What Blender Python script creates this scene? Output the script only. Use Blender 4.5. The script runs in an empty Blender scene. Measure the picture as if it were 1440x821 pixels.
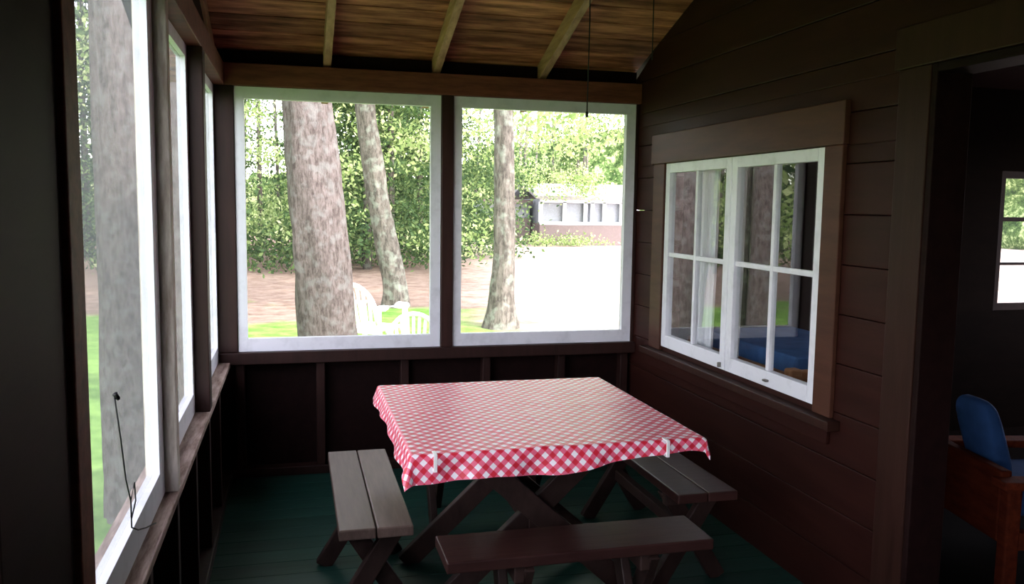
import bpy, math, random
import numpy as np
from mathutils import Vector, Matrix, noise
random.seed(7); rng=np.random.default_rng(7)
scene=bpy.context.scene
GZ=-0.55
# ---------------------------------------------------------------- materials
def newmat(name):
    m=bpy.data.materials.new(name); m.use_nodes=True
    nt=m.node_tree; b=nt.nodes['Principled BSDF']; return m,nt,b
def N(nt,t,**k):
    n=nt.nodes.new(t)
    for a,v in k.items(): setattr(n,a,v)
    return n
def ramp(nt,stops):
    r=N(nt,'ShaderNodeValToRGB'); e=r.color_ramp.elements
    e[0].position,e[0].color=stops[0][0],(*stops[0][1],1)
    e[1].position,e[1].color=stops[1][0],(*stops[1][1],1)
    for p,c in stops[2:]:
        x=e.new(p); x.color=(*c,1)
    return r
def wood(name,stops,stretch=(1,12,12),scale=3.0,rough=.55,bump=.15,spec=.25,detail=6,var=.25):
    m,nt,b=newmat(name); L=nt.links
    tc=N(nt,'ShaderNodeTexCoord'); mp=N(nt,'ShaderNodeMapping'); mp.inputs['Scale'].default_value=stretch
    L.new(tc.outputs['Object'],mp.inputs[0])
    n=N(nt,'ShaderNodeTexNoise'); n.inputs['Scale'].default_value=scale; n.inputs['Detail'].default_value=detail; n.inputs['Roughness'].default_value=.65
    L.new(mp.outputs[0],n.inputs['Vector'])
    r=ramp(nt,stops); L.new(n.outputs[0],r.inputs[0])
    g=N(nt,'ShaderNodeNewGeometry'); mr=N(nt,'ShaderNodeMapRange'); mr.inputs[3].default_value=1-var; mr.inputs[4].default_value=1+var
    L.new(g.outputs['Random Per Island'],mr.inputs[0])
    mx=N(nt,'ShaderNodeVectorMath',operation='SCALE'); L.new(r.outputs[0],mx.inputs[0]); L.new(mr.outputs[0],mx.inputs['Scale'])
    L.new(mx.outputs[0],b.inputs['Base Color'])
    b.inputs['Roughness'].default_value=rough; b.inputs['Specular IOR Level'].default_value=spec
    bp=N(nt,'ShaderNodeBump'); bp.inputs['Strength'].default_value=bump; bp.inputs['Distance'].default_value=.01
    L.new(n.outputs[0],bp.inputs['Height']); L.new(bp.outputs[0],b.inputs['Normal'])
    return m
M={}
M['wall']=wood('brown_wall_paint',[(.3,(.018,.0048,.0037)),(.7,(.032,.0092,.0066))],(3,1,10),2.5,.5,.1,.12,6,.08)
M['wallB']=wood('brown_frame_paint',[(.3,(.016,.006,.005)),(.7,(.032,.012,.0095))],(8,8,1),3,.5,.1)
M['casing']=wood('brown_casing_paint',[(.3,(.046,.016,.0095)),(.7,(.074,.0275,.017))],(4,1,8),3,.5,.1,.2,6,.1)
M['dcasing']=wood('door_casing_paint',[(.3,(.020,.007,.005)),(.7,(.034,.013,.009))],(8,8,1),3,.5,.1,.15,6,.1)
M['dark']=wood('dark_stain',[(.3,(.0075,.003,.003)),(.7,(.016,.0063,.0057))],(6,1,6),3,.6,.1,.08)
M['white']=wood('white_paint',[(.25,(.60,.61,.66)),(.5,(.73,.74,.80))],(2,2,2),5,.5,.05,.3,3,.04)
M['weather']=wood('weathered_white_paint',[(.35,(.42,.34,.28)),(.6,(.80,.73,.66))],(9,9,1.2),5,.7,.2)
M['sill']=wood('worn_sill_paint',[(.35,(.16,.085,.07)),(.65,(.52,.38,.34))],(9,1.2,9),5,.6,.2)
M['ceil']=wood('ceiling_boards_wood',[(.30,(.075,.022,.014)),(.45,(.24,.080,.048)),(.64,(.56,.22,.135))],(.8,7,7),2.8,.6,.2,.2,7,.32)
M['raft']=wood('rafter_wood',[(.25,(.24,.11,.07)),(.7,(.54,.30,.205))],(9,1,9),3,.6,.15)
M['plate']=wood('plate_wood',[(.25,(.065,.019,.012)),(.7,(.20,.062,.040))],(1.2,9,9),3,.6,.15)
M['floor']=wood('green_floor_paint',[(.3,(.006,.028,.022)),(.7,(.012,.052,.041))],(1,8,8),2.5,.4,.12,.22,6,.14)
M['benchG']=wood('bench_grey_brown_paint',[(.3,(.080,.052,.042)),(.7,(.13,.088,.072))],(14,1.2,5),4,.42,.08,.3)
M['benchD']=wood('bench_dark_brown_paint',[(.3,(.030,.011,.0098)),(.7,(.053,.021,.018))],(1.2,10,5),4,.4,.08,.28)
M['leg']=wood('table_leg_paint',[(.3,(.020,.010,.009)),(.7,(.045,.024,.020))],(6,6,3),4,.5,.1)
M['redwood']=wood('armchair_wood',[(.3,(.055,.010,.005)),(.7,(.12,.022,.009))],(2,8,8),4,.8,.05,.04)
M['pine']=wood('bed_wood',[(.3,(.40,.17,.07)),(.7,(.65,.34,.16))],(1,8,8),4,.4,.05)
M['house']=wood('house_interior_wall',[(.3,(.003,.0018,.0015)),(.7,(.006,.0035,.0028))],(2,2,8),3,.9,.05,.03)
def plain(name,c,rough=.5,spec=.5,metal=0):
    m,nt,b=newmat(name); b.inputs['Roughness'].default_value=rough; b.inputs['Specular IOR Level'].default_value=spec
    b.inputs['Metallic'].default_value=metal
    n=N(nt,'ShaderNodeTexNoise'); n.inputs['Scale'].default_value=14; n.inputs['Detail'].default_value=4
    tc=N(nt,'ShaderNodeTexCoord'); nt.links.new(tc.outputs['Object'],n.inputs['Vector'])
    r=ramp(nt,[(.3,tuple(x*.85 for x in c)),(.7,tuple(min(1,x*1.1) for x in c))]); nt.links.new(n.outputs[0],r.inputs[0]); nt.links.new(r.outputs[0],b.inputs['Base Color'])
    return m
M['blue']=plain('blue_fabric',(.08,.18,.40),.9,.1)
M['blueC']=plain('blue_cushion_fabric',(.022,.062,.17),.9,.1)
M['cord']=plain('cord_black',(.01,.01,.012),.6,.3)
M['plastic']=plain('white_plastic',(.88,.88,.87),.35,.5)
M['metal']=plain('latch_metal',(.25,.24,.22),.4,.5,1)
M['roofing']=plain('roof_shingle',(.24,.23,.22),.9,.1)
M['cabin']=plain('cabin_siding',(.15,.115,.11),.7,.2)
M['glassdark']=plain('cabin_screen',(.22,.24,.27),.4,.5)
m,nt,b=newmat('sheer_curtain'); M['curtain']=m
b.inputs['Base Color'].default_value=(.85,.87,.92,1); b.inputs['Roughness'].default_value=.9
tr=N(nt,'ShaderNodeBsdfTransparent'); mx=N(nt,'ShaderNodeMixShader'); mx.inputs[0].default_value=.93
nt.links.new(tr.outputs[0],mx.inputs[1]); nt.links.new(b.outputs[0],mx.inputs[2]); nt.links.new(mx.outputs[0],nt.nodes['Material Output'].inputs[0])
m,nt,b=newmat('window_glass'); M['glass']=m; nt.nodes.remove(b)
tr=N(nt,'ShaderNodeBsdfTransparent'); tr.inputs[0].default_value=(.95,.97,.97,1)
gl=N(nt,'ShaderNodeBsdfGlossy'); gl.inputs['Roughness'].default_value=.012
lw=N(nt,'ShaderNodeLayerWeight'); lw.inputs[0].default_value=.5
pw=N(nt,'ShaderNodeMath',operation='POWER'); pw.inputs[1].default_value=3.0; nt.links.new(lw.outputs['Facing'],pw.inputs[0])
mr=N(nt,'ShaderNodeMapRange'); mr.inputs[3].default_value=.11; mr.inputs[4].default_value=1.0; nt.links.new(pw.outputs[0],mr.inputs[0])
mx=N(nt,'ShaderNodeMixShader'); nt.links.new(mr.outputs[0],mx.inputs[0]); nt.links.new(tr.outputs[0],mx.inputs[1]); nt.links.new(gl.outputs[0],mx.inputs[2])
nt.links.new(mx.outputs[0],nt.nodes['Material Output'].inputs[0])
def screenmat(name,base,graz):
    m,nt,b=newmat(name); nt.nodes.remove(b)
    tr=N(nt,'ShaderNodeBsdfTransparent'); df=N(nt,'ShaderNodeBsdfDiffuse'); df.inputs[0].default_value=(.11,.11,.125,1)
    tl=N(nt,'ShaderNodeBsdfTranslucent'); tl.inputs[0].default_value=(.11,.11,.125,1)
    a=N(nt,'ShaderNodeAddShader'); nt.links.new(df.outputs[0],a.inputs[0]); nt.links.new(tl.outputs[0],a.inputs[1])
    lw=N(nt,'ShaderNodeLayerWeight'); lw.inputs[0].default_value=.5
    mr=N(nt,'ShaderNodeMapRange'); mr.inputs[1].default_value=0; mr.inputs[2].default_value=1; mr.inputs[3].default_value=base; mr.inputs[4].default_value=graz
    nt.links.new(lw.outputs['Facing'],mr.inputs[0])
    mx=N(nt,'ShaderNodeMixShader'); nt.links.new(mr.outputs[0],mx.inputs[0]); nt.links.new(tr.outputs[0],mx.inputs[1]); nt.links.new(a.outputs[0],mx.inputs[2])
    nt.links.new(mx.outputs[0],nt.nodes['Material Output'].inputs[0]); return m
M['screen']=screenmat('insect_screen_mesh',.03,.42)
m,nt,b=newmat('gingham_vinyl'); M['gingham']=m; L=nt.links
at=N(nt,'ShaderNodeAttribute',attribute_name='UVMap'); 
mp=N(nt,'ShaderNodeMapping'); mp.inputs['Rotation'].default_value=(0,0,math.radians(45)); L.new(at.outputs['Vector'],mp.inputs[0])
sp=N(nt,'ShaderNodeSeparateXYZ'); L.new(mp.outputs[0],sp.inputs[0])
def stripe(o):
    a=N(nt,'ShaderNodeMath',operation='MULTIPLY'); a.inputs[1].default_value=1/.036; L.new(o,a.inputs[0])
    f=N(nt,'ShaderNodeMath',operation='FRACT'); L.new(a.outputs[0],f.inputs[0])
    g=N(nt,'ShaderNodeMath',operation='GREATER_THAN'); g.inputs[1].default_value=.5; L.new(f.outputs[0],g.inputs[0]); return g
s1=stripe(sp.outputs[0]); s2=stripe(sp.outputs[1])
ad=N(nt,'ShaderNodeMath',operation='ADD'); L.new(s1.outputs[0],ad.inputs[0]); L.new(s2.outputs[0],ad.inputs[1])
hf=N(nt,'ShaderNodeMath',operation='MULTIPLY'); hf.inputs[1].default_value=.5; L.new(ad.outputs[0],hf.inputs[0])
r=ramp(nt,[(0,(.92,.87,.92)),(.4,(.82,.14,.24)),(.9,(.66,.010,.035))]); r.color_ramp.interpolation='CONSTANT'; L.new(hf.outputs[0],r.inputs[0])
L.new(r.outputs[0],b.inputs['Base Color']); b.inputs['Roughness'].default_value=.5; b.inputs['Specular IOR Level'].default_value=.6
b.inputs['Coat Weight'].default_value=.4; b.inputs['Coat Roughness'].default_value=.38
def bark(name,c1,c2,c3,sc):
    m,nt,b=newmat(name); L=nt.links
    tc=N(nt,'ShaderNodeTexCoord'); mp=N(nt,'ShaderNodeMapping'); mp.inputs['Scale'].default_value=(1,1,.32); L.new(tc.outputs['Object'],mp.inputs[0])
    v=N(nt,'ShaderNodeTexNoise'); v.inputs['Scale'].default_value=sc; v.inputs['Detail'].default_value=9; v.inputs['Roughness'].default_value=.72; L.new(mp.outputs[0],v.inputs['Vector'])
    n=N(nt,'ShaderNodeTexNoise'); n.inputs['Scale'].default_value=sc*.4; n.inputs['Detail'].default_value=8; L.new(tc.outputs['Object'],n.inputs['Vector'])
    r=ramp(nt,[(.38,c1),(.58,c2)]); L.new(v.outputs[0],r.inputs[0])
    r2=ramp(nt,[(.5,(0,0,0)),(.64,(.6,.6,.6))]); L.new(n.outputs[0],r2.inputs[0])
    mx=N(nt,'ShaderNodeMixRGB'); L.new(r2.outputs[0],mx.inputs[0]); L.new(r.outputs[0],mx.inputs[1]); mx.inputs[2].default_value=(*c3,1)
    L.new(mx.outputs[0],b.inputs['Base Color']); b.inputs['Roughness'].default_value=.95; b.inputs['Specular IOR Level'].default_value=.05
    bp=N(nt,'ShaderNodeBump'); bp.inputs['Strength'].default_value=1; bp.inputs['Distance'].default_value=.03; L.new(v.outputs[0],bp.inputs['Height']); L.new(bp.outputs[0],b.inputs['Normal'])
    return m
M['barkA']=bark('pine_bark',(.066,.052,.046),(.155,.130,.118),(.185,.182,.168),30)
M['barkB']=bark('lichen_bark',(.055,.048,.040),(.15,.134,.112),(.245,.27,.22),15)
def leafmat(name,stops,tr=.45):
    m,nt,b=newmat(name); L=nt.links
    g=N(nt,'ShaderNodeNewGeometry'); r=ramp(nt,stops); L.new(g.outputs['Random Per Island'],r.inputs[0])
    L.new(r.outputs[0],b.inputs['Base Color']); b.inputs['Roughness'].default_value=.6; b.inputs['Specular IOR Level'].default_value=.2
    t=N(nt,'ShaderNodeBsdfTranslucent'); L.new(r.outputs[0],t.inputs[0])
    mx=N(nt,'ShaderNodeMixShader'); mx.inputs[0].default_value=tr; L.new(b.outputs[0],mx.inputs[1]); L.new(t.outputs[0],mx.inputs[2])
    L.new(mx.outputs[0],nt.nodes['Material Output'].inputs[0]); return m
M['leafD']=leafmat('leaf_deep_green',[(0,(.024,.055,.018)),(.6,(.07,.13,.04)),(1,(.19,.26,.09))],.4)
M['leafB']=leafmat('leaf_bright_green',[(0,(.18,.28,.08)),(.6,(.35,.45,.17)),(1,(.60,.66,.35))],.55)
m,nt,b=newmat('yard_ground'); M['ground']=m; L=nt.links
tc=N(nt,'ShaderNodeTexCoord'); sp=N(nt,'ShaderNodeSeparateXYZ'); L.new(tc.outputs['Object'],sp.inputs[0])
n1=N(nt,'ShaderNodeTexNoise'); n1.inputs['Scale'].default_value=.35; n1.inputs['Detail'].default_value=5; L.new(tc.outputs['Object'],n1.inputs['Vector'])
n2=N(nt,'ShaderNodeTexNoise'); n2.inputs['Scale'].default_value=3.2; n2.inputs['Detail'].default_value=10; n2.inputs['Roughness'].default_value=.7; L.new(tc.outputs['Object'],n2.inputs['Vector'])
def math_(op,a,b_,c=False):
    x=N(nt,'ShaderNodeMath',operation=op); x.use_clamp=c
    for i,v in enumerate((a,b_)):
        if isinstance(v,(int,float)): x.inputs[i].default_value=v
        else: L.new(v,x.inputs[i])
    return x.outputs[0]
grass=ramp(nt,[(.35,(.075,.17,.03)),(.65,(.20,.34,.085))]); L.new(n2.outputs[0],grass.inputs[0])
dl=ramp(nt,[(.30,(.135,.092,.070)),(.70,(.29,.222,.182))]); L.new(n2.outputs[0],dl.inputs[0])  # left dirt, darker: its shade is put into the colour
dr=ramp(nt,[(.35,(.24,.185,.155)),(.65,(.42,.355,.315))]); L.new(n2.outputs[0],dr.inputs[0])  # right dirt, paler: its sunlight is put into the colour
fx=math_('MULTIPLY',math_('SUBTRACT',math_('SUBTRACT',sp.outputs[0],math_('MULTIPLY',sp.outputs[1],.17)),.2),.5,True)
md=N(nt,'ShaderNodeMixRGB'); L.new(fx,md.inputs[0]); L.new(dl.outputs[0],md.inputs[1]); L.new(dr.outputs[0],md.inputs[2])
gy=math_('ADD',math_('SUBTRACT',17.5,sp.outputs[1]),math_('MULTIPLY',math_('SUBTRACT',n1.outputs[0],.5),10))
gx=math_('SUBTRACT',5.5,math_('ADD',sp.outputs[0],math_('MULTIPLY',n1.outputs[0],3)))
gf=math_('MULTIPLY',math_('MINIMUM',gy,gx),1.0,True)
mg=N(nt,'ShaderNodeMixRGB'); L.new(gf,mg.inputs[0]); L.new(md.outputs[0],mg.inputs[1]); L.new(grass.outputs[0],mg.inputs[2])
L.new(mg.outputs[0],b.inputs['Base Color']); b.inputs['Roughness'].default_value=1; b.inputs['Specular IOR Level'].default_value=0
m,nt,b=newmat('forest_mass'); M['forest']=m; L=nt.links
tc=N(nt,'ShaderNodeTexCoord'); n=N(nt,'ShaderNodeTexNoise'); n.inputs['Scale'].default_value=1.3; n.inputs['Detail'].default_value=12; n.inputs['Roughness'].default_value=.8
L.new(tc.outputs['Object'],n.inputs['Vector']); r=ramp(nt,[(.40,(.02,.04,.015)),(.5,(.08,.14,.04)),(.58,(.42,.50,.24))]); L.new(n.outputs[0],r.inputs[0]); L.new(r.outputs[0],b.inputs['Base Color'])
b.inputs['Roughness'].default_value=1; b.inputs['Specular IOR Level'].default_value=0
# ---------------------------------------------------------------- mesh builder
class MB:
    def __init__(s): s.v=[]; s.f=[]; s.m=[]; s.mats=[]; s.sm=[]
    def mi(s,k):
        if k not in s.mats: s.mats.append(k)
        return s.mats.index(k)
    def add(s,vs,fs,k,smooth=False):
        o=len(s.v); s.v+= [tuple(x) for x in vs]; i=s.mi(k)
        for f in fs: s.f.append(tuple(a+o for a in f)); s.m.append(i); s.sm.append(smooth)
    def box(s,x0,x1,y0,y1,z0,z1,k,mat=None):
        vs=[Vector(p) for p in [(x0,y0,z0),(x1,y0,z0),(x1,y1,z0),(x0,y1,z0),(x0,y0,z1),(x1,y0,z1),(x1,y1,z1),(x0,y1,z1)]]
        if mat: vs=[mat@p for p in vs]
        s.add(vs,[(0,3,2,1),(4,5,6,7),(0,1,5,4),(1,2,6,5),(2,3,7,6),(3,0,4,7)],k)
    def beam(s,p0,p1,w,t,k,side=(0,1,0)):
        p0=Vector(p0);p1=Vector(p1); d=(p1-p0).normalized(); sd=Vector(side); sd=(sd-d*sd.dot(d)).normalized(); u=d.cross(sd)
        vs=[]
        for p in (p0,p1):
            for a,c in ((-1,-1),(1,-1),(1,1),(-1,1)): vs.append(p+u*(a*w/2)+sd*(c*t/2))
        s.add(vs,[(0,1,2,3),(7,6,5,4),(0,4,5,1),(1,5,6,2),(2,6,7,3),(3,7,4,0)],k)
    def prism(s,poly,a0,a1,k,axis=0):
        n=len(poly); vs=[]
        for a in (a0,a1):
            for p in poly: vs.append((a,p[0],p[1]) if axis==0 else (p[0],a,p[1]))
        s.add(vs,[tuple(range(n)),tuple(range(2*n-1,n-1,-1))]+[(i,i+n,(i+1)%n+n,(i+1)%n) for i in range(n)],k)
    def pillow(s,mat,a,b_,c,k,n=14):
        vs=[];fs=[]
        def sg(x,e): return math.copysign(abs(x)**e,x)
        for i in range(n+1):
            ph=-math.pi/2+math.pi*i/n
            for j in range(2*n):
                th=math.pi*j/n
                vs.append(mat@Vector((a*sg(math.cos(ph),.5)*sg(math.cos(th),.45),b_*sg(math.cos(ph),.5)*sg(math.sin(th),.45),c*sg(math.sin(ph),.8))))
        fs=[(i*2*n+j,i*2*n+(j+1)%(2*n),(i+1)*2*n+(j+1)%(2*n),(i+1)*2*n+j) for i in range(n) for j in range(2*n)]
        s.add(vs,fs,k,True)
    def tube(s,pts,rad,k,seg=10,rough=0,cap=True,nsc=6):
        pts=[Vector(p) for p in pts]; n=len(pts)
        if not hasattr(rad,'__len__'): rad=[rad]*n
        vs=[];up=Vector((0,1,.01))
        for i,p in enumerate(pts):
            d=(pts[min(i+1,n-1)]-pts[max(i-1,0)]).normalized()
            a=up.cross(d)
            if a.length<.05: a=Vector((1,0,0)).cross(d)
            a.normalize(); b=d.cross(a)
            for j in range(seg):
                t=2*math.pi*j/seg; r=rad[i]
                if rough:
                    r*=1+rough*noise.noise(Vector((math.cos(t)*nsc*.5,math.sin(t)*nsc*.5,p.z*1.2+p.x)))+rough*.5*noise.noise(Vector((math.cos(t)*nsc*2,math.sin(t)*nsc*2,p.z*3)))
                vs.append(p+(a*math.cos(t)+b*math.sin(t))*r)
        fs=[(i*seg+j,i*seg+(j+1)%seg,(i+1)*seg+(j+1)%seg,(i+1)*seg+j) for i in range(n-1) for j in range(seg)]
        if cap: fs+= [tuple(range(seg-1,-1,-1)),tuple(range((n-1)*seg,n*seg))]
        s.add(vs,fs,k,True)
    def obj(s,name,bevel=0,loc=None,rotz=0,parent=None):
        me=bpy.data.meshes.new(name); me.from_pydata(s.v,[],s.f)
        for k in s.mats: me.materials.append(M[k])
        me.polygons.foreach_set('material_index',s.m); me.polygons.foreach_set('use_smooth',s.sm); me.update()
        o=bpy.data.objects.new(name,me); bpy.context.collection.objects.link(o)
        if loc: o.location=loc
        o.rotation_euler[2]=rotz
        if parent: o.parent=parent
        if bevel:
            b=o.modifiers.new('bevel','BEVEL'); b.width=bevel; b.segments=2; b.limit_method='ANGLE'; b.angle_limit=math.radians(50)
        return o
XL,XR,D=-.41,2.041,4.884
YB=-1.6; SL=.344
def roofz(y): return 2.395+(4.9-y)*SL
# ---------------------------------------------------------------- porch floor
w=MB(); y=YB
while y<4.99:
    w.box(-.47,XR+.06,y,min(y+.1300,5.0),-.04,0,'floor'); y+=.132
w.box(-.47,XR+.06,YB,5.0,-.12,-.042,'dark')
w.obj('floor',.0015)
# ---------------------------------------------------------------- right (house) wall boards
OPS=[(2.96,4.45,.765,1.797),(1.45,2.40,-1,2.03)]
w=MB(); z=0.0; bh=.192
while z<4.7:
    z1=z+bh-.003
    brk=sorted({z,z1}|{q for o in OPS for q in (o[2],o[3]) if z<q<z1})
    for a,b_ in zip(brk[:-1],brk[1:]):
        ymax=min(5.0,4.9-(a-2.395)/SL); ymax2=min(5.0,4.9-(b_-2.395)/SL)
        cur=YB; segs=[]
        for o in sorted(OPS):
            if o[2]<(a+b_)/2<o[3]:
                segs.append((cur,o[0])); cur=o[1]
        for s0,s1 in segs: w.prism([(s0,a),(s1,a),(s1,b_),(s0,b_)],XR,XR+.10,'wall')
        if ymax2>cur: w.prism([(cur,a),(ymax,a),(ymax2,b_),(cur,b_)],XR,XR+.10,'wall')
    z+=bh
w.obj('wall_right',.003)
w=MB()
w.box(XR-.022,XR,4.45,4.60,.74,1.80,'casing'); w.box(XR-.022,XR,2.845,2.96,.74,1.80,'casing')
w.box(XR-.028,XR,2.835,4.625,1.80,1.965,'casing')
w.box(XR-.06,XR,2.80,4.65,.70,.738,'dcasing'); w.box(XR-.02,XR,2.86,4.60,.63,.70,'wall')
w.obj('trim_1',.004)
w=MB()
def sash(y0,y1):
    z0,z1=.765,1.797; a=XR-.012; b_=XR+.028; t=.052
    w.box(a,b_,y0,y0+t,z0,z1,'white'); w.box(a,b_,y1-t,y1,z0,z1,'white')
    w.box(a,b_,y0+t,y1-t,z0,z0+.07,'white'); w.box(a,b_,y0+t,y1-t,z1-t,z1,'white')
    ym=(y0+y1)/2; zm=(z0+z1)/2+.01
    w.box(a+.006,b_-.006,ym-.012,ym+.012,z0+.07,z1-t,'white'); w.box(a+.008,b_-.008,y0+t,y1-t,zm-.012,zm+.012,'white')
    w.add([(XR+.008,y0+t-.01,z0+.06),(XR+.008,y1-t+.01,z0+.06),(XR+.008,y1-t+.01,z1-t+.01),(XR+.008,y0+t-.01,z1-t+.01)],[(0,1,2,3)],'glass')
sash(2.962,3.703); sash(3.707,4.448)
w.box(XR-.03,XR-.012,3.735,3.745,.775,.80,'metal'); w.box(XR-.03,XR-.012,3.30,3.33,.79,.80,'metal')
w.obj('window_1',.003)
w=MB(); n=60
for (c0,c1) in ((4.04,4.20),(3.77,3.83)):
    vs=[]
    for i in range(n+1):
        y=c0+(c1-c0)*i/n
        for z in (.70,1.25,1.80): vs.append((XR+.09+.014*math.sin(i*.75)+.006*math.sin(i*1.9),y+.012*math.sin(z*3),z))
    fs=[(i*3+j,(i+1)*3+j,(i+1)*3+j+1,i*3+j+1) for i in range(n) for j in range(2)]
    w.add(vs,fs,'curtain',True)
w.tube([(XR+.12,2.9,1.815),(XR+.12,4.5,1.815)],.008,'metal')
w.obj('window_curtain')
w=MB()
w.box(XR-.025,XR,2.40,2.55,0,2.03,'dcasing'); w.box(XR-.025,XR,1.30,1.45,0,2.03,'dcasing'); w.box(XR-.03,XR,1.28,2.57,2.03,2.17,'dcasing')
w.box(XR-.02,XR+.12,2.375,2.40,0,2.03,'dark'); w.box(XR-.02,XR+.12,1.45,1.475,0,2.03,'dark'); w.box(XR-.02,XR+.12,1.475,2.375,2.0,2.03,'dark')
w.obj('trim_3',.004)
# ---------------------------------------------------------------- far wall
w=MB()
w.box(-.46,XR,4.965,5.0,0,.70,'dark')
for x in (-.30,.14,.62,1.11,1.58,1.99): w.box(x-.024,x+.024,4.895,4.965,.05,.66,'wallB')
w.box(-.42,XR,4.885,4.965,0,.05,'wallB')
w.box(-.42,XR,4.845,5.02,.655,.722,'wallB')
w.box(-.42,-.306,4.87,4.99,.722,2.172,'wallB'); w.box(.826,.896,4.865,4.99,.722,2.172,'wallB'); w.box(2.019,XR,4.88,4.99,.722,2.172,'wallB')
w.box(-.42,XR,4.85,4.985,2.172,2.290,'plate')
w.box(-.42,XR,4.94,4.98,2.290,2.37,'dark')
w.obj('wall_far',.004)
def frame_far(nm,x0,x1):
    w=MB(); z0,z1=.723,2.171; t=.05
    w.box(x0,x0+t,4.882,4.925,z0,z1,'white'); w.box(x1-t-.008,x1,4.882,4.925,z0,z1,'white')
    w.box(x0+t,x1-t-.008,4.882,4.925,z0,z0+.072,'white'); w.box(x0+t,x1-t-.008,4.882,4.925,z1-.062,z1,'white')
    w.box(x0+.02,x1-.02,4.91,4.911,z0+.02,z1-.02,'screen')
    w.obj(nm,.004)
frame_far('window_2',-.304,.824); frame_far('window_3',.898,2.018)
# ---------------------------------------------------------------- left wall
w=MB()
w.box(-.46,-.44,YB,4.97,0,.66,'dark')
y=-1.4
while y<4.8: w.box(-.44,-.36,y-.022,y+.022,.05,.645,'wallB'); y+=.52
w.box(-.44,-.35,YB,4.88,0,.05,'wallB')
w.box(-.44,-.352,YB,4.87,2.172,2.290,'plate')
for a,b_,k in ((3.70,3.79,'wallB'),(2.675,2.725,'weather'),(1.50,1.59,'plate'),(.35,.44,'wallB'),(-.8,-.71,'wallB')):
    w.box(-.44,-.348,a,b_,.672,2.172,k)
w.box(-.44,-.36,1.15,1.50,.672,2.172,'dark')
w.prism([(YB,2.29),(4.9,2.29),(4.9,roofz(4.9)),(YB,roofz(YB))],-.445,-.415,'dark')
w.obj('wall_left',.004)
w=MB(); w.box(-.49,-.346,YB,4.84,.646,.672,'sill'); w.obj('trim_2',.004)
def frame_left(nm,y0,y1,dx=0,t=.05):
    w=MB(); z0,z1=.673,2.171; a,b_=-.443+dx,-.408+dx
    w.box(a,b_,y0,y0+.05,z0,z1,'white'); w.box(a,b_,y1-t,y1,z0,z1,'white')
    w.box(a,b_,y0+.05,y1-t,z0,z0+.085,'white'); w.box(a,b_,y0+.05,y1-t,z1-.05,z1,'white')
    w.box(-.428+dx,-.427+dx,y0+.02,y1-.02,z0+.02,z1-.02,'screen')
    w.obj(nm,.004)
frame_left('window_4',3.792,4.868); frame_left('window_5',2.727,3.698); frame_left('window_6',1.592,2.673,.022,.09); frame_left('window_7',.442,1.148)
# ---------------------------------------------------------------- back wall
w=MB()
w.prism([(-.46,0),(XR,0),(XR,roofz(YB)),(-.46,roofz(YB))],YB-.05,YB,'dark',axis=1)
w.obj('wall_back')
# ---------------------------------------------------------------- roof / ceiling
w=MB(); y=5.36; k=0
while y>YB-.4:
    y2=y-.15
    w.prism([(y,roofz(y)),(y2+.008,roofz(y2+.008)),(y2+.008,roofz(y2+.008)+.02),(y,roofz(y)+.02)],-.75,XR,'ceil'); y=y2
w.prism([(5.4,roofz(5.4)+.022),(YB-.4,roofz(YB-.4)+.022),(YB-.4,roofz(YB-.4)+.06),(5.4,roofz(5.4)+.06)],-.8,6.4,'dark')
w.obj('ceiling')
w=MB()
for x in (-.44+.02,.19,.80,1.43):
    w.prism([(5.34,roofz(5.34)-.098),(YB,roofz(YB)-.098),(YB,roofz(YB)-.001),(5.34,roofz(5.34)-.001)],x-.021,x+.021,'raft')
w.obj('ceiling_rafters',.003)
# ---------------------------------------------------------------- house interior
w=MB()
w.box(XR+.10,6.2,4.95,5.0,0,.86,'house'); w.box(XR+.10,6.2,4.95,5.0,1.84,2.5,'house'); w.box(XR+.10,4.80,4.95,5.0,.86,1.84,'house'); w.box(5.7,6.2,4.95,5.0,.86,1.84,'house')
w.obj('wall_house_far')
w=MB(); w.box(6.2,6.25,YB,5.0,0,.8,'house'); w.box(6.2,6.25,YB,5.0,2.1,2.5,'house'); w.box(6.2,6.25,YB,3.3,.8,2.1,'house'); w.box(6.2,6.25,4.6,5.0,.8,2.1,'house')  # opening is out of view, added to let daylight onto the bed
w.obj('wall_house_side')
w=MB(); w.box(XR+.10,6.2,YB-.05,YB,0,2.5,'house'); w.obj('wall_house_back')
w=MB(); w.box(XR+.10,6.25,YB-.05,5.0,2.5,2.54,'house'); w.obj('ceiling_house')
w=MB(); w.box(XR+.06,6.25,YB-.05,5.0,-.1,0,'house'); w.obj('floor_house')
w=MB()
for (a,b_,c,d_) in ((4.80,4.84,.86,1.84),(5.65,5.70,.86,1.84),(4.84,5.65,.86,.91),(4.84,5.65,1.79,1.84),(5.20,5.24,.91,1.79),(4.84,5.65,1.18,1.20),(4.84,5.65,1.49,1.52)):
    w.box(a,b_,4.955,4.985,c,d_,'dark')
w.add([(4.82,4.969,.88),(5.68,4.969,.88),(5.68,4.969,1.82),(4.82,4.969,1.82)],[(0,1,2,3)],'screen')
w.obj('window_8')
w=MB()
for (a,b_,c,d_) in ((3.3,3.36,.8,2.1),(4.54,4.6,.8,2.1),(3.36,4.54,.8,.86),(3.36,4.54,2.04,2.1),(3.92,3.98,.86,2.04),(3.36,4.54,1.44,1.46)):
    w.box(6.21,6.24,a,b_,c,d_,'white')
w.obj('added_light_window')  # unseen window frame, added with the opening that lights the bed
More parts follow.
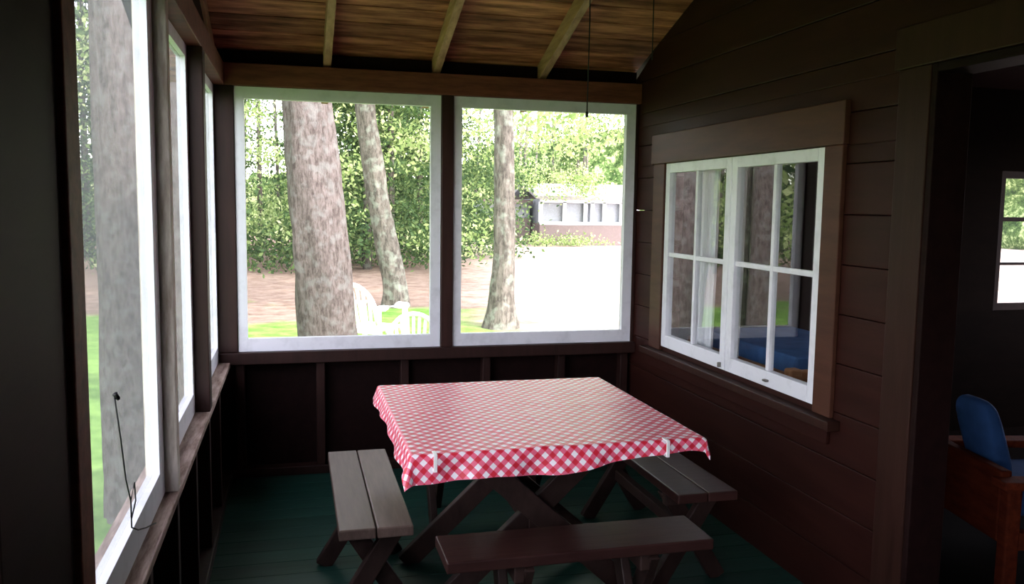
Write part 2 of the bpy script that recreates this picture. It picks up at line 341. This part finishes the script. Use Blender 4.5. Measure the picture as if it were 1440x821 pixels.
# bed
w=MB()
w.box(2.43,2.47,3.74,4.86,.60,.715,'pine'); w.box(3.13,3.17,3.74,4.86,.60,.715,'pine')
w.box(2.47,3.13,3.74,3.78,.45,.74,'pine'); w.box(2.47,3.13,4.84,4.88,.45,.74,'pine')
for x in (2.41,3.12):
    for yy in (3.72,4.82): w.box(x,x+.07,yy,yy+.07,0,.75,'pine')
w.box(2.48,3.12,3.79,4.83,.62,.80,'blue')
w.obj('bed',.012)
# armchair with cushions, facing into the house
w=MB()
for dx in (-.34,.28):
    for dy in (-.33,.27): w.box(dx,dx+.06,dy,dy+.06,0,.44,'redwood')
    w.box(dx-.02,dx+.08,-.36,.36,.44,.475,'redwood'); w.box(dx+.01,dx+.05,-.27,.27,.18,.26,'redwood')
w.box(-.28,.28,-.31,-.27,.20,.30,'redwood'); w.box(-.28,.28,.28,.33,.20,.50,'redwood')
w.pillow(Matrix.Translation((0,0,.34)),.27,.27,.075,'blueC')
w.pillow(Matrix.Translation((.03,.22,.555))@Matrix.Rotation(math.radians(72),4,'X'),.13,.19,.05,'blueC')
w.obj('armchair',.008,(3.17,2.98,0),math.radians(78))
# ---------------------------------------------------------------- picnic table
TX0,TX1,TY0,TY1,TZ=.36,1.385,2.655,3.725,.745
w=MB()
nb=6; bw=(TY1-TY0)/nb
for i in range(nb): w.box(TX0+.01,TX1-.01,TY0+.008+i*bw,TY0+(i+1)*bw-.004,TZ-.04,TZ-.002,'leg')
for yy in (2.98,3.52):
    w.box(.46,1.30,yy-.02,yy+.02,TZ-.12,TZ-.041,'leg')
    w.beam((1.20,yy+.035,.70),(.45,yy+.035,.0),.085,.035,'leg'); w.beam((.56,yy-.03,.70),(1.33,yy-.03,.0),.085,.035,'leg')
w.box(.85,.92,2.98,3.52,.32,.39,'leg')
w.obj('picnic_table',.004)
def smst(a,b,x):
    t=min(1,max(0,(x-a)/(b-a))); return t*t*(3-2*t)
n=170; vs=[];uv=[]
for j in range(n):
    for i in range(n):
        a=i/(n-1); c=j/(n-1)
        dl=.062+.008*math.sin(c*9); dr_=.055; db=.06; df=.098-.050*smst(.45,.88,a)+.022*smst(.9,1,a)+.004*math.sin(a*17)
        u=TX0-dl+(TX1-TX0+dl+dr_)*a; v=TY0-df+(TY1-TY0+df+db)*c
        cxx=min(max(u,TX0),TX1); cyy=min(max(v,TY0),TY1); ex,ey=u-cxx,v-cyy; e=math.hypot(ex,ey)
        R=.012
        if e>1e-9:
            dx,dy=ex/e,ey/e
            if e<R*1.57: t=e/R; out=R*math.sin(t); dn=R*(1-math.cos(t))
            else:
                h_=e-R*1.57
                wav=(.008*math.sin(u*21+1)+.006*math.sin(v*24+u*9)+.003*math.sin(u*47))*min(1,h_/.05)
                out=R+h_*.2+wav; dn=R+h_*.96
            out+=.10*e*2*abs(dx*dy)
        else: dx=dy=0;out=0;dn=0
        crease=.0012*math.exp(-((u-.87)/.006)**2)+.0012*math.exp(-((v-3.2)/.006)**2)
        zz=TZ+.004-dn+(.0026*noise.noise(Vector((u*7,v*7,0)))+.0016*noise.noise(Vector((u*22,v*3,4))))*(1 if e==0 else .4)+(crease if e==0 else 0)
        vs.append((cxx+dx*out,cyy+dy*out,zz+.002)); uv.append((u,v))
fs=[(j*n+i,j*n+i+1,(j+1)*n+i+1,(j+1)*n+i) for j in range(n-1) for i in range(n-1)]
w=MB(); w.add(vs,fs,'gingham',True); tc_=w.obj('tablecloth')
ul=tc_.data.uv_layers.new(name='UVMap'); 
li=np.zeros(len(tc_.data.loops),dtype=np.int32); tc_.data.loops.foreach_get('vertex_index',li); ul.data.foreach_set('uv',np.array(uv)[li].astype(np.float32).ravel())
for x in (.43,1.235):
    w=MB()
    w.box(x-.006,x+.006,TY0-.034,TY0+.006,TZ+.009,TZ+.013,'plastic'); w.box(x-.006,x+.006,TY0-.039,TY0-.034,TZ-.046,TZ+.013,'plastic'); w.box(x-.006,x+.006,TY0-.034,TY0+.015,TZ-.046,TZ-.042,'plastic')
    w.obj('tablecloth_clip',.0015)
# ---------------------------------------------------------------- benches
def bench(x0,x1,y0,y1,axis,mat,legm,boards=2,z=.44,t=.038,ins=.17):
    w=MB()
    if axis=='y':
        bw=(x1-x0)/boards
        for i in range(boards): w.box(x0+i*bw+.002,x0+(i+1)*bw-.002,y0,y1,z-t,z,mat)
        cx=(x0+x1)/2
        for yy in (y0+ins,y1-ins):
            w.box(x0+.02,x1-.02,yy-.018,yy+.018,z-t-.06,z-t,legm)
            w.beam((x0+.04,yy+.032,z-t),(x1+.03,yy+.032,.0),.07,.035,legm); w.beam((x1-.04,yy-.032,z-t),(x0-.03,yy-.032,.0),.07,.035,legm)
        w.box(cx-.02,cx+.02,y0+ins,y1-ins,.19,.24,legm)
    else:
        bw=(y1-y0)/boards
        for i in range(boards): w.box(x0,x1,y0+i*bw+.002,y0+(i+1)*bw-.002,z-t,z,mat)
        cy=(y0+y1)/2
        for xx in (x0+ins,x1-ins):
            w.box(xx-.018,xx+.018,y0+.02,y1-.02,z-t-.06,z-t,legm)
            w.beam((xx+.032,y0+.04,z-t),(xx+.032,y1+.03,.0),.07,.035,legm,(1,0,0)); w.beam((xx-.032,y1-.04,z-t),(xx-.032,y0-.03,.0),.07,.035,legm,(1,0,0))
        w.box(x0+ins,x1-ins,cy-.02,cy+.02,.19,.24,legm)
    return w.obj('picnic_bench',.005)
bench(.135,.395,2.85,3.81,'y','benchG','leg')
bench(1.435,1.695,2.94,4.10,'y','benchD','leg',2)
bench(.45,1.365,2.51,2.745,'x','benchD','leg',1,ins=.24)
bench(.50,1.35,3.95,4.20,'x','benchD','leg',2)
# ---------------------------------------------------------------- cords
w=MB(); w.tube([(1.326,3.8,roofz(3.8)),(1.33,3.8,2.4),(1.326,3.8,1.98)],.003,'cord',6); w.tube([(1.326,3.8,1.99),(1.326,3.8,1.965)],.007,'cord',6); w.obj('hanging_cord')
w=MB(); w.tube([(1.73,4.0,roofz(4.0)),(1.73,4.0,2.28)],.003,'cord',6); w.obj('hanging_cord')
w=MB()
w.tube([(-.378,1.95,1.13),(-.372,1.97,1.03),(-.37,2.0,.93),(-.372,2.06,.86),(-.37,2.05,.80),(-.372,2.14,.76),(-.374,2.26,.72),(-.372,2.4,.68)],.0018,'cord',6)
w.tube([(-.378,1.948,1.135),(-.372,1.955,1.125),(-.378,1.962,1.135)],.005,'cord',6)
w.tube([(-.372,2.06,.86),(-.37,2.10,.89),(-.372,2.12,.84),(-.37,2.05,.82)],.0018,'cord',6)
w.obj('tie_cord')
# ---------------------------------------------------------------- yard
w=MB(); n=60
vs=[]
for j in range(n+1):
    for i in range(n+1):
        x=-70+150*i/n; y=-30+120*j/n
        vs.append((x,y,GZ+.06*noise.noise(Vector((x*.15,y*.15,0)))*min(1,max(0,(y-6)/10))))
fs=[(j*(n+1)+i,j*(n+1)+i+1,(j+1)*(n+1)+i+1,(j+1)*(n+1)+i) for j in range(n) for i in range(n)]
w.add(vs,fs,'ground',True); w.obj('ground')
w=MB(); w.box(-.45,6.2,YB,4.98,GZ-.1,-.12,'dark'); w.obj('wall_foundation')
def trunk(path,rads,mat,name='tree_trunk',seg=40,sub=14):
    w=MB(); P=[];R=[]
    for i in range(len(path)-1):
        for k in range(sub):
            t=k/sub
            p0=Vector(path[max(i-1,0)]);p1=Vector(path[i]);p2=Vector(path[i+1]);p3=Vector(path[min(i+2,len(path)-1)])
            P.append(p1+ (p2-p1)*t + ((p2-p0)*.5-(p2-p1))*(t*(1-t)**2) - ((p3-p1)*.5-(p2-p1))*(t*t*(1-t))); R.append(rads[i]+(rads[i+1]-rads[i])*t)
    P.append(Vector(path[-1]));R.append(rads[-1])
    w.tube(P,R,mat,seg,rough=.14); return w.obj(name)
trunk([(.40,8,GZ-.05),(.34,8,0),(.307,8,.3),(.21,8,1.5),(.12,8,2.55),(-.1,8,5),(-.5,8,10)],[.40,.30,.265,.245,.215,.19,.12],'barkA')
trunk([(2.0,17.4,GZ-.05),(1.98,17.4,0),(1.81,17.4,.85),(1.60,17.4,2.05),(1.38,17.4,3.75),(1.2,17.4,7),(1.5,17.4,11)],[.30,.24,.23,.22,.19,.15,.08],'barkB')
trunk([(3.47,14.2,GZ-.05),(3.47,14.2,-.2),(3.50,14.2,.6),(3.50,14.2,1.8),(3.46,14.2,3.3),(3.4,14.2,8)],[.34,.25,.19,.175,.165,.12],'barkB')
trunk([(-1.0,6,GZ-.05),(-1.05,6,0),(-1.07,6,2.0),(-1.1,6,8)],[.26,.19,.165,.13],'barkA')
trunk([(-1.02,8.6,GZ-.05),(-1.05,8.6,1),(-1.1,8.6,9)],[.22,.14,.10],'barkA')
# ---- woodland (trunks, foliage, distant tree line) as one object
W_=MB()
for i in range(50):
    if i<38: y=random.uniform(24,48); x=random.uniform(-.75,.14)*y
    else: y=random.uniform(50,54); x=random.uniform(.2,.5)*y
    r=random.uniform(.07,.17); lean=random.uniform(-.6,.6)
    W_.tube([(x,y,GZ-.1),(x+lean*.3,y,3),(x+lean,y,11)],[r,r*.8,r*.4],'barkB',8)
for i in range(14):
    y=random.uniform(3,16); x=random.uniform(-14,-3.5); r=random.uniform(.1,.22)
    W_.tube([(x,y,GZ-.1),(x,y,4),(x+.3,y,10)],[r,r*.8,r*.4],'barkB',8)
n=160; vs=[]
for i in range(n+1):
    a=-1.9+2.75*i/n; r=58
    for j in range(17):
        x=math.sin(a)*r; y=math.cos(a)*r
        hgt=4.8+2.2*smst(.1,.3,a)+2.0*noise.noise(Vector((a*9,0,0)))+1.5*noise.noise(Vector((a*40,3,0)))
        z=GZ-.3+hgt*j/16
        q=3.0*noise.noise(Vector((x*.3,y*.3,z*.35)))
        vs.append((x*(1-q/56),y*(1-q/56),z))
fs=[(i*17+j,(i+1)*17+j,(i+1)*17+j+1,i*17+j+1) for i in range(n) for j in range(16)]
W_.add(vs,fs,'forest',True)
LV=[];LM=[]
def foliage(centers,rad,per,size,mati,flat=.6):
    C=np.repeat(np.array(centers),per,axis=0); n=len(C)
    P=C+rng.normal(0,1,(n,3))*np.array([rad,rad,rad*flat])
    P=P[P[:,2]>GZ+.05]; n=len(P)
    a=rng.normal(0,1,(n,3)); a/=np.linalg.norm(a,axis=1)[:,None]
    b_=rng.normal(0,1,(n,3)); b_-= (b_*a).sum(1)[:,None]*a; b_/=np.linalg.norm(b_,axis=1)[:,None]
    s=size*rng.uniform(.6,1.3,(n,1))
    LV.append(np.stack([P-a*s,P+b_*s*.55,P+a*s,P-b_*s*.55],1).reshape(-1,3)); LM.append(np.full(n,mati,dtype=np.int32))
iD=W_.mi('leafD'); iB=W_.mi('leafB')
for t in range(29):
    y=random.uniform(26,46); x=random.uniform(-.5,.17)*y; H=random.uniform(9,14)
    W_.tube([(x,y,GZ-.1),(x,y,H)],[.16,.03],'barkB',7)
    cs=[]
    z=random.uniform(.6,2.0)
    while z<H:
        R=(1-z/H)*2.5+.2
        for q in range(8):
            a=random.uniform(0,6.28); rr=R*random.uniform(.3,1); cs.append((x+rr*math.cos(a),y+rr*math.sin(a),z-.25*rr))
        z+=.62
    foliage(cs,.36,48,.082,iD,.35)
foliage([((random.uniform(-.5,.19))*y,y,GZ+abs(random.gauss(0,1.1))) for y in [random.uniform(26,38) for _ in range(180)]],.6,190,.08,iD)
foliage([((random.uniform(-.45,.22))*y,y,random.uniform(.0,10)) for y in [random.uniform(23,42) for _ in range(350)]],.55,120,.078,iB,.4)
foliage([((random.uniform(.20,.6))*y,y,random.uniform(.062*y+1.9,11)) for y in [random.uniform(17,42) for _ in range(250)]],.7,150,.078,iB,.45)
foliage([((random.uniform(.2,.6))*y,y,random.uniform(2.6,9)) for y in [random.uniform(50,55) for _ in range(50)]],.9,170,.12,iD)
foliage([((random.uniform(.18,.25))*y,y,random.uniform(-.3,4)) for y in [random.uniform(32,42) for _ in range(24)]],.7,240,.09,iD)
foliage([(random.uniform(10.8,15.5),42.3,random.uniform(2.2,3.4)) for _ in range(18)],.45,130,.08,iB)
foliage([(random.uniform(12.0,18),43,random.uniform(-.5,-.25)) for _ in range(12)],.4,110,.08,iB)
foliage([(random.uniform(-20,-4.5),random.uniform(1,22),random.uniform(.6,9)) for i in range(190)],.8,170,.11,iD)
foliage([(random.uniform(-16,-4.0),random.uniform(2,22),random.uniform(1,9)) for i in range(110)],.6,110,.10,iB)
foliage([(random.uniform(-4,8),random.uniform(9,18),random.uniform(6,9)) for i in range(50)],.8,100,.11,iB)  # out-of-view clusters added to cast dapples on the ground
# unseen leaf clusters, added overhead to shade and dapple the yard
foliage([(random.uniform(-3,9.5),random.uniform(8,22),random.uniform(10,13)) for i in range(70)],.8,50,.28,iD)
foliage([(random.uniform(9.5,22),random.uniform(4,34),random.uniform(11,14)) for i in range(24)],.8,45,.28,iD)
LV=np.concatenate(LV); LM=np.concatenate(LM); n=len(LM)
nv=len(W_.v); base=np.array(W_.v,dtype=np.float32)
allv=np.concatenate([base,LV.astype(np.float32)])
fl=[i for f_ in W_.f for i in f_]; tot=np.array([len(f_) for f_ in W_.f],dtype=np.int32)
loops=np.concatenate([np.array(fl,dtype=np.int32),np.arange(4*n,dtype=np.int32)+nv]); tot=np.concatenate([tot,np.full(n,4,dtype=np.int32)])
start=np.concatenate([[0],np.cumsum(tot)[:-1]]).astype(np.int32)
me=bpy.data.meshes.new('woodland_trees'); me.vertices.add(len(allv)); me.vertices.foreach_set('co',allv.ravel())
me.loops.add(len(loops)); me.loops.foreach_set('vertex_index',loops)
me.polygons.add(len(tot)); me.polygons.foreach_set('loop_start',start); me.polygons.foreach_set('loop_total',tot)
for k in W_.mats: me.materials.append(M[k])
me.polygons.foreach_set('material_index',np.concatenate([np.array(W_.m,dtype=np.int32),LM]))
me.update(calc_edges=True)
o=bpy.data.objects.new('woodland_trees',me); bpy.context.collection.objects.link(o)
# ---------------------------------------------------------------- cabin
w=MB(); cx0,cx1,cy0,cy1=12.9,18.6,44.3,49
w.box(cx0,cx1,cy0,cy1,GZ,.62,'cabin'); w.box(cx0+.1,cx1-.1,cy0+.25,cy1,.62,1.95,'glassdark')
w.box(cx0,cx1,cy0-.03,cy0+.1,.56,.72,'white'); w.box(cx0,cx1,cy0-.03,cy0+.1,1.75,1.98,'white')
for x in (12.95,14.3,15.5,15.9,16.6,17.6,18.55): w.box(x-.10,x+.10,cy0-.03,cy0+.12,.7,1.8,'white')
w.prism([(cy0-.6,1.95),((cy0+cy1)/2,2.7),(cy1+.6,1.95),(cy1+.6,2.1),((cy0+cy1)/2,2.85),(cy0-.6,2.1)],cx0-.4,cx1+.4,'roofing')
w.box(10.2,12.8,cy0+1.5,cy1,GZ,.9,'cabin'); w.box(10.2,12.8,cy0+1.7,cy1,.9,1.8,'glassdark'); w.box(10.1,12.9,cy0+1.4,cy0+1.6,1.65,1.9,'cabin')
w.obj('cabin')
# ---------------------------------------------------------------- lawn chairs
def lawn_chair(x,y,rz,s):
    w=MB(); k='plastic'
    for i in range(6): w.box(-.23+i*.078,-.23+i*.078+.066,-.22,.22,.40,.415,k)
    w.box(-.25,.25,-.24,-.20,.37,.415,k); w.box(-.25,.25,.19,.23,.37,.415,k)
    for sx in (-1,1):
        w.tube([(sx*.28,-.27,0),(sx*.25,-.22,.40),(sx*.26,-.20,.62)],[.024,.028,.026],k,8)
        w.tube([(sx*.27,.32,0),(sx*.24,.24,.40),(sx*.25,.25,.62)],[.024,.028,.026],k,8)
        w.tube([(sx*.26,-.24,.615),(sx*.285,-.05,.64),(sx*.27,.18,.63),(sx*.24,.27,.63)],[.032,.035,.032,.026],k,8)
    pts=[]
    for i in range(17):
        t=math.pi*i/16; xx=-.25*math.cos(t); zz=.60+.26*math.sin(t); pts.append((xx,.26+.10*(zz-.4)/.46,zz))
    pts=[(-.235,.22,.41)]+pts+[(.235,.22,.41)]
    w.tube(pts,.024,k,8)
    for i in range(7):
        xb=-.15+.05*i; xt=-.195+.065*i; zt=.60+.26*math.sqrt(max(0,1-(xt/.25)**2))
        w.beam((xb,.22,.41),(xt,.26+.10*(zt-.4)/.46,zt),.034,.012,k,(0,1,0))
    o=w.obj('lawn_chair',0,(x,y,GZ),rz); o.scale=(s,s,s); return o
lawn_chair(.97,11.0,math.radians(140),1.28); lawn_chair(1.33,9.7,math.radians(172),1.04)
# ---------------------------------------------------------------- light
wd=bpy.data.worlds.new('World'); scene.world=wd; wd.use_nodes=True; nt=wd.node_tree; bg=nt.nodes['Background']
sky=N(nt,'ShaderNodeTexSky'); sky.sky_type='NISHITA'; sky.sun_disc=False; sky.sun_elevation=math.radians(50); sky.sun_rotation=math.radians(150)
hs=N(nt,'ShaderNodeHueSaturation'); hs.inputs['Saturation'].default_value=.3; nt.links.new(sky.outputs[0],hs.inputs['Color'])
mm=N(nt,'ShaderNodeMixRGB',blend_type='MULTIPLY'); mm.inputs[0].default_value=1; mm.inputs[2].default_value=(1.05,.98,1.01,1)
nt.links.new(hs.outputs[0],mm.inputs[1]); nt.links.new(mm.outputs[0],bg.inputs[0]); bg.inputs[1].default_value=2.1
sun=bpy.data.lights.new('sun','SUN'); sun.energy=8.5; sun.angle=math.radians(1.5); sun.color=(1,.95,.87)
so=bpy.data.objects.new('sun',sun); bpy.context.collection.objects.link(so)
el,az=math.radians(52),math.radians(140)
dv=Vector((math.sin(az)*math.cos(el),math.cos(az)*math.cos(el),math.sin(el)))
so.rotation_euler=dv.to_track_quat('Z','Y').to_euler(); so.location=(10,-10,20)
# ---------------------------------------------------------------- camera
yaw,pitch,roll=.252,.101,.014
f=Vector((math.sin(yaw)*math.cos(pitch),math.cos(yaw)*math.cos(pitch),-math.sin(pitch)))
r0=Vector((math.cos(yaw),-math.sin(yaw),0)); u0=r0.cross(f)
r2=math.cos(roll)*r0+math.sin(roll)*u0; u2=-math.sin(roll)*r0+math.cos(roll)*u0
cd=bpy.data.cameras.new('camera'); cd.sensor_width=36; cd.lens=1194.3*36/1440; cd.clip_start=.02; cd.clip_end=300
co=bpy.data.objects.new('camera',cd); bpy.context.collection.objects.link(co)
co.matrix_world=Matrix(((r2.x,u2.x,-f.x,0),(r2.y,u2.y,-f.y,0),(r2.z,u2.z,-f.z,1.55),(0,0,0,1)))
scene.camera=co
scene.view_settings.view_transform='Standard'; scene.view_settings.exposure=0.0
